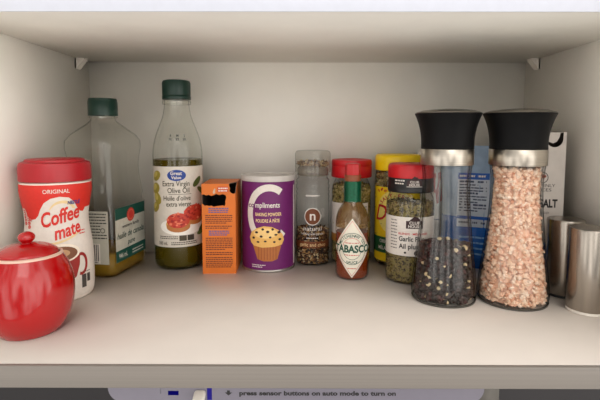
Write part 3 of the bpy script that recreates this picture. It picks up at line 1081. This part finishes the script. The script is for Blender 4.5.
P = Print()
P.rect(-50, 34, 50, 79, WH, 0)
house(P, 4, 66, 19, LOGO, 3)
P.rect(-50, 62.2, 50, 62.6, ink((200, 190, 180)), 1)
P.text('BLENDS \u00b7 M\u00c9LANGES', 3, 58.6, 2.4, ink((190, 40, 40)), 2, width=34, bold=0.03)
P.text('Garlic Plus', 1, 51.2, 5.6, BLK, 2, width=29, bold=0.03)
P.text('Ail plus', -2.5, 42.6, 5.6, BLK, 2, width=22, bold=0.03)
rng = random.Random(15)
for k in range(10):
    P.lines(-25, -16, 74 - k * 3.6, 1.1, ink((90, 86, 84)), 1, rng)
P.ell(7, 38, 3.4, 2.8, ink((60, 50, 44)), 2, rot=30)
P.ell(11.5, 39.5, 2.6, 3.4, ink((74, 62, 50)), 2)
P.ell(15, 37.4, 3.8, 2.2, ink((48, 40, 36)), 2)
P.ell(-6, 38, 1.4, 1.2, ink((48, 40, 36)), 2)
P.build('label', t, on_cyl(27.8), 2.4)
P = Print()
house(P, 3, 113.4, 16, LOGO, 2)
P.rect(-5.6, 113.2, 11.6, 113.8, WH, 3)
P.lines(-20, -8, 119.4, 1.5, WH, 1, rng)
P.lines(-20, -8, 116, 1.5, WH, 1, rng)
P.build('lid_printing', lid, on_cyl(26.2), 2.2)

# ------------------------------------------------------------------ two tall mills
M_BLK = mat('black_rubber_grip', (14, 14, 15), 0.5, var=0.1, spec=0.12)
M_STL = mat('brushed_steel_band', (184, 176, 164), 0.28, metal=1.0, var=0.08, scale=30, stretch=(1, 1, 40))
M_DOME = mat('polished_steel_top', (150, 146, 140), 0.2, metal=1.0, var=0.04)
M_MILLG = clear('mill_glass', (0.985, 0.988, 0.985), (0.1, 0.105, 0.1), 0.03, 0.9, start=0.42)


def mill(name, label, loc, k, content):
    t = thing(name, label, 'mill', loc, facing(loc[0], loc[1]))
    outer = smooth_prof([(32.6, 4.5), (33.3, 8), (33.2, 14), (31.6, 30), (29.2, 50), (26.8, 72), (24.9, 94), (23.9, 112), (23.8, 126), (24.6, 136), (25.2, 141)], 4)
    gl = [(0, 1.2), (29, 1), (30.6, 0), (32.2, 1.6)] + outer + [(24, 142), (24, 146), (22.4, 146), (22.4, 141)] + [(r - 2.0, z) for r, z in reversed(outer) if z > 7]
    sc = lambda pf: [(r * k, z) for r, z in pf]
    turned('glass_body', sc(gl), M_MILLG, t, 72, sharp=50)
    turned('base_ring', sc([(31.2, 0.2), (32.5, 0.6), (32.9, 1.6), (32.9, 2.6), (32.2, 2.9)]), mat('grey_base_ring', (96, 94, 90), 0.25, metal=0.8), t, 72)
    turned('steel_band', sc([(24.2, 141.8), (26.4, 142), (26.6, 142.6), (26.6, 157.4), (26.2, 158), (24.2, 158)]), M_STL, t, 72)
    turned('grip', sc([(0, 158), (26.2, 158)] + smooth_prof([(26.4, 158.6), (26.3, 164), (26.9, 172), (28.6, 181), (31.2, 189), (33.0, 193)], 4) + [(33.2, 193.8), (31, 194.4), (0, 194.4)]), M_BLK, t, 72, sharp=50)
    turned('top_plate', sc([(33.0, 194), (33.3, 194.3), (32.6, 195.2), (26, 197.2), (16, 198.4), (6, 199), (0, 199.1)]), M_DOME, t, 72)
    ri = radius_at([(r * k - 2.15, z) for r, z in outer])
    content(t, ri)
    return t


PC = [mat('pepper_black', (28, 16, 12), 0.5), mat('pepper_brown', (48, 24, 17), 0.5), mat('pepper_cream', (204, 184, 144), 0.5), mat('pepper_red', (66, 24, 19), 0.5)]
mill('pepper_mill', 'tall glass mill less than half full of dark peppercorns', (0.1434, -0.1845, 0), 1.0,
     lambda t, ri: fill('peppercorns', t, ri, 3, 57, 2.4, 1000, 110, 'corn', PC, (10, 6, 1.0, 2), 31, PC[0], jit=0.2, rough_top=2.5, inset=0.1))
SL = [mat('salt_pale', (236, 200, 172), 0.35), mat('salt_pink', (229, 182, 153), 0.35), mat('salt_deep', (208, 148, 116), 0.4), mat('salt_white', (240, 214, 192), 0.35)]
mill('salt_mill', 'tall glass mill filled to the top with pink salt crystals', (0.2138, -0.1905, 0), 1.045,
     lambda t, ri: fill('pink_salt', t, ri, 3, 138, 2.9, 2400, 70, 'crystal', SL, (5, 4, 0.8, 2.5), 32, SL[1], jit=0.45, inset=0.1))

# ------------------------------------------------------------------ packets and the salt carton behind the mills
M_FILM = clear('clear_film', (0.86, 0.87, 0.88), (0.6, 0.6, 0.62), 0.12, 2.0, haze=0.22, hazecol=(190, 192, 196))


def pillow(hx, hy, z0, z1, seed, nx=20, nz=26, p=0.55):
    """filled bag: depth swells between sealed top, bottom and side edges"""
    rng = random.Random(seed)
    ph = [rng.uniform(0, 6.28) for _ in range(6)]

    def depth(a, b):
        q = max(0, (1 - abs(a) ** 3)) ** p * max(0, 1 - max(0, b * 2 - 1) ** 2.2) ** 0.8 * min(1, 0.35 + b * 6)
        w = 0.05 * math.sin(9 * a + ph[0] + 3 * b) + 0.04 * math.sin(17 * b + ph[1] + 2 * a) + 0.03 * math.sin(23 * a - 11 * b + ph[2])
        return hy * (q * (1 + w))

    return depth


def bag(name, label, loc, rz, hx, hy, H, seed, art, body_mats, split):
    t = thing(name, label, 'packet', loc, rz)
    dp = pillow(hx, hy, 0, H, seed)
    nx, nz = 24, 30
    bm = bmesh.new()
    grid = {}
    for s in (-1, 1):
        for j in range(nz + 1):
            for i in range(nx + 1):
                a, b = -1 + 2 * i / nx, j / nz
                grid[s, i, j] = bm.verts.new((a * hx * (1 - 0.05 * math.sin(b * 7 + seed) * b), s * max(dp(a, b), 0.15), b * H))
    for s in (-1, 1):
        for j in range(nz):
            for i in range(nx):
                q = [grid[s, i, j], grid[s, i + 1, j], grid[s, i + 1, j + 1], grid[s, i, j + 1]]
                f = bm.faces.new(q if s < 0 else list(reversed(q)))
                f.material_index = 0 if (j + 0.5) / nz * H < split else 1
    bmesh.ops.remove_doubles(bm, verts=bm.verts, dist=0.35)
    from_bm('bag', bm, body_mats, t, sharp=70)
    P = Print()
    art(P)
    P.build('printing', t, lambda x, z, off: Vector((x, -dp(x / hx, z / H) - 0.25 - off, z)), 5, 6)
    return t


M_BLUEF = mat('blue_film', (24, 92, 176), 0.25, var=0.12, scale=60, bump=0.3)
M_PALEF = mat('pale_blue_film', (142, 164, 190), 0.25, var=0.15, scale=50, bump=0.3)
M_WFILM = mat('white_film', (206, 198, 190), 0.35, var=0.06, scale=60, bump=0.3)
BLU2 = ink((22, 84, 172))


def blue_art(P):
    rng = random.Random(41)
    PB = ink((186, 194, 206))
    P.rect(-19, 56, 18, 116, PB, 0)
    P.rect(-19, 116, 18, 124, BLU2, 0)
    P.lines(-17, 15, 119, 2.4, WH, 1, rng)
    z = 112
    for k in range(11):
        P.lines(-17, 15 - (10 if k % 3 == 1 else 0), z, 1.6 if k % 4 else 2.4, ink((60, 70, 96)), 1, rng, (2, 7))
        z -= 3.6
    P.rect(-19, 66, 18, 70, BLU2, 1)
    P.lines(-17, 15, 60.5, 2.4, ink((60, 70, 96)), 1, rng)
    for k in range(4):
        P.lines(-16, 14, 42 - k * 7, 2.2, ink((120, 168, 214)), 0, rng, (3, 8))


bag('plastic_packet', 'blue plastic packet with printed fine-print panel, standing between the two mills', (0.2150, -0.0720, 0), facing(0.22, -0.07), 40, 19, 158, 5, blue_art, [M_BLUEF, M_PALEF], 70)


def red_art(P):
    P.poly([(-2, 118), (14, 122), (16, 84), (8, 78), (6, 92), (-4, 104)], ink((176, 60, 52)), 0)
    P.poly([(-14, 84), (-4, 104), (6, 92), (4, 74), (-6, 62)], ink((224, 218, 208)), 0)
    P.lines(-14, 12, 56, 2, ink((90, 90, 100)), 0, random.Random(4), (2, 6))


bag('plastic_packet', 'white plastic packet with a red patch, seen through the pepper mill', (0.1715, -0.0300, 0), facing(0.17, -0.03), 19, 12, 150, 8, red_art, [M_WFILM, M_WFILM], 70)

x, y = 0.2700, -0.1185
t = thing('salt_carton', 'pale grey salt carton with a torn thumb hole, behind the salt mill', 'carton', (x, y, 0), math.radians(-3))
M_CARD = mat('pale_grey_card', (206, 198, 190), 0.5, var=0.03)
M_CIN = mat('carton_inside', (70, 60, 54), 0.9)
hx, hy, H = 27.0, 13.0, 175.5
CARD2 = [M_CARD, M_CIN, M_CARD]
arcp = [(14 + 9.5 * math.cos(math.radians(a)), H - 8 + 9.5 * math.sin(math.radians(a))) for a in range(180, 361, 15)]
slab('front_panel', [(-hx, 0), (hx, 0), (hx, H), (23.5, H)] + list(reversed(arcp)) + [(4.5, H), (-hx, H)], 0.6, CARD2, t, lambda a, b, d: Vector((a, -hy + d, b)))
slab('back_panel', [(-hx, 0), (hx, 0), (hx, H), (-hx, H)], 0.6, CARD2, t, lambda a, b, d: Vector((a, hy - d, b)))
slab('side_panel', [(-hy + .7, 0), (hy - .7, 0), (hy - .7, H), (-hy + .7, H)], 0.6, CARD2, t, lambda a, b, d: Vector((hx - d, a, b)))
slab('side_panel', [(-hy + .7, 0), (hy - .7, 0), (hy - .7, H), (-hy + .7, H)], 0.6, CARD2, t, lambda a, b, d: Vector((-hx + d, a, b)))
slab('bottom_panel', [(-hx + .7, -hy + .7), (hx - .7, -hy + .7), (hx - .7, hy - .7), (-hx + .7, hy - .7)], 0.6, CARD2, t, lambda a, b, d: Vector((a, b, d)))
slab('top_flap', [(-hx + .7, -hy + 2), (hx - .7, -hy + 2), (hx - .7, hy - .7), (-hx + .7, hy - .7)], 0.6, CARD2, t, lambda a, b, d: Vector((a, b, H - 0.3 - d)))
slab('torn_flap', [(6, H - 7), (8, H - 11), (13, H - 13), (17, H - 11), (20, H - 6), (21, H - 1), (6, H - 1)], 0.5, [M_CARD, M_CARD, M_CARD], t, lambda a, b, d: Vector((a, -hy + 2.2 + d - (H - b) * .04, b)))
P = Print()
P.poly([(-hx, 0), (hx, 0), (hx, 38), (20, 40), (12, 45), (4, 43), (-6, 37), (-hx, 40)], ink((30, 60, 128)), 0)
P.poly([(-hx, 40), (-6, 37), (4, 43), (12, 45), (20, 40), (hx, 38), (hx, 41), (20, 43), (12, 48), (4, 46), (-6, 40), (-hx, 43)], ink((96, 126, 176)), 0)
P.build('blue_band', t, on_front(-hy), None)
P = Print()
P.arc(2, 123, 6.5, 6.5, 0.8, 0.8, 0, 360, BLK, 1)
P.ell(2, 124.5, 4.2, 2.2, ink((150, 70, 50)), 1)
P.text('HEAVENLY', 2, 112, 3.6, BLK, 1, width=29)
P.text('SPICES', 2, 107, 3.6, BLK, 1, width=21)
P.rect(-16, 101, 2, 102.2, BLK, 1)
P.text('PINK SALT', -1, 88.5, 9.0, BLK, 1, width=42, bold=0.06)
P.text('COARSE POWDER', -2, 80.5, 2.6, ink((90, 86, 84)), 1, width=26)
P.rect(-16, 75, 2, 76.4, BLK, 1)
P.build('printing', t, on_front(-hy), None)

# ------------------------------------------------------------------ stainless shakers
M_BR = mat('brushed_stainless', (168, 160, 150), 0.26, metal=1.0, var=0.16, scale=90, stretch=(1, 1, 0.05))


def shaker(label, loc, base_rgb, base_name):
    t = thing('steel_shaker', label, 'shaker', loc, facing(loc[0], loc[1]), 'brushed steel shakers beside the salt mill')
    turned('body', [(0, 3), (18.2, 3), (18.4, 3.4), (18.4, 81), (18.0, 82.4), (17, 82.8), (15.8, 82.6), (0, 82.4)], M_BR, t, 72, sharp=50)
    turned('base', [(0, 0), (17.6, 0), (18.2, 0.5), (18.2, 3.1), (0, 3.1)], mat(base_name, base_rgb, 0.45), t, 72)


shaker('brushed steel shaker with black base, right next to the salt mill', (0.2772, -0.1722, 0), (24, 24, 26), 'black_shaker_base')
shaker('brushed steel shaker with white base, in front of the black based one', (0.2742, -0.2190, 0), (226, 220, 210), 'white_shaker_base')

# ------------------------------------------------------------------ sensor light bar under the cabinet, charging
t = thing('sensor_light_bar', 'white sensor light bar mounted under the bottom shelf edge', 'light bar', (-0.0140, -0.272, -0.0173), 0)
M_BAR = mat('shaded_bar_plastic', (124, 120, 132), 0.4, var=0.02)  # white plastic greyed: the shade under the shelf is put into its colour
bm = bmesh.new()
loft(bm, [([(px, pz) for px, pz in rrect(161, 19.5, 13, 8)], z) for z in (-13, 13)])
for v in bm.verts:                                           # the rounded outline stands upright
    x0, y0, z0 = v.co
    v.co = (x0 + 2, z0, y0 - 19.5)
bmesh.ops.recalc_face_normals(bm, faces=bm.faces)
from_bm('housing', bm, M_BAR, t)
boxo('end_cap_seam', (-114, -113.5, -13.1, -13, -31, -1), mat('seam_grey', (120, 120, 128), 0.6), t)
P = Print()
P.text('press sensor buttons on auto mode to turn on', 20.5, -32.2, 3.8, BLK, 0, width=134, bold=0.06)
P.poly([(-56.9, -28), (-54.5, -28), (-54.5, -29.8), (-52.6, -29.8), (-55.7, -32.6), (-58.8, -29.8), (-56.9, -29.8)], BLK, 0)
P.build('printing', t, on_front(-13), None)
boxo('indicator_window', (-107.5, -98.5, -13.2, -12.5, -32.4, -28.6), glow('blue_indicator', (24, 22, 150), 0.35), t)
boxo('charge_light', (-74, -70, -13.2, -12.5, -36.5, -26), glow('blue_charge_light', (80, 70, 210), 0.35), t)

t = thing('charging_cable', 'white charging cable plugged into the sensor light bar', 'cable', (-0.0140, -0.272, -0.0173), 0)
M_CBL = mat('white_cable', (226, 220, 210), 0.4)
bm = bmesh.new()
loft(bm, [(rrect(4.6, 2.6, 2.2, 5), 0), (rrect(5.0, 3.0, 2.5, 5), 2), (rrect(5.0, 3.0, 2.5, 5), 10), (rrect(3, 2.4, 2.2, 5), 13)])
bmesh.ops.rotate(bm, verts=bm.verts, cent=(0, 0, 0), matrix=Matrix.Rotation(math.radians(112), 3, 'X'))
bmesh.ops.translate(bm, verts=bm.verts, vec=(-80, -12.8, -30.0))
from_bm('plug', bm, M_CBL, t)
bm = bmesh.new()
pts = [Vector(q) for q in ((-80, -24.5, -34.8), (-80, -28, -38), (-80, -29, -44), (-82, -24, -70), (-92, -4, -120), (-106, 60, -190), (-120, 200, -270))]
prev = None
for i in range(len(pts) - 1):
    p0, p1, p2, p3 = pts[max(i - 1, 0)], pts[i], pts[i + 1], pts[min(i + 2, len(pts) - 1)]
    for k in range(6):
        f = k / 6
        c = 0.5 * (2 * p1 + (p2 - p0) * f + (2 * p0 - 5 * p1 + 4 * p2 - p3) * f * f + (3 * p1 - p0 - 3 * p2 + p3) * f ** 3)
        d = ((p2 - p0) + 2 * (2 * p0 - 5 * p1 + 4 * p2 - p3) * f + 3 * (3 * p1 - p0 - 3 * p2 + p3) * f * f).normalized()
        sx_ = d.cross(Vector((1, 0, 0))).normalized()
        sy_ = d.cross(sx_)
        ring = [bm.verts.new(c + 1.7 * (sx_ * math.cos(a * PI / 5) + sy_ * math.sin(a * PI / 5))) for a in range(10)]
        if prev:
            for a in range(10):
                bm.faces.new((prev[a], prev[(a + 1) % 10], ring[(a + 1) % 10], ring[a]))
        prev = ring
bmesh.ops.recalc_face_normals(bm, faces=bm.faces)
from_bm('cord', bm, M_CBL, t)
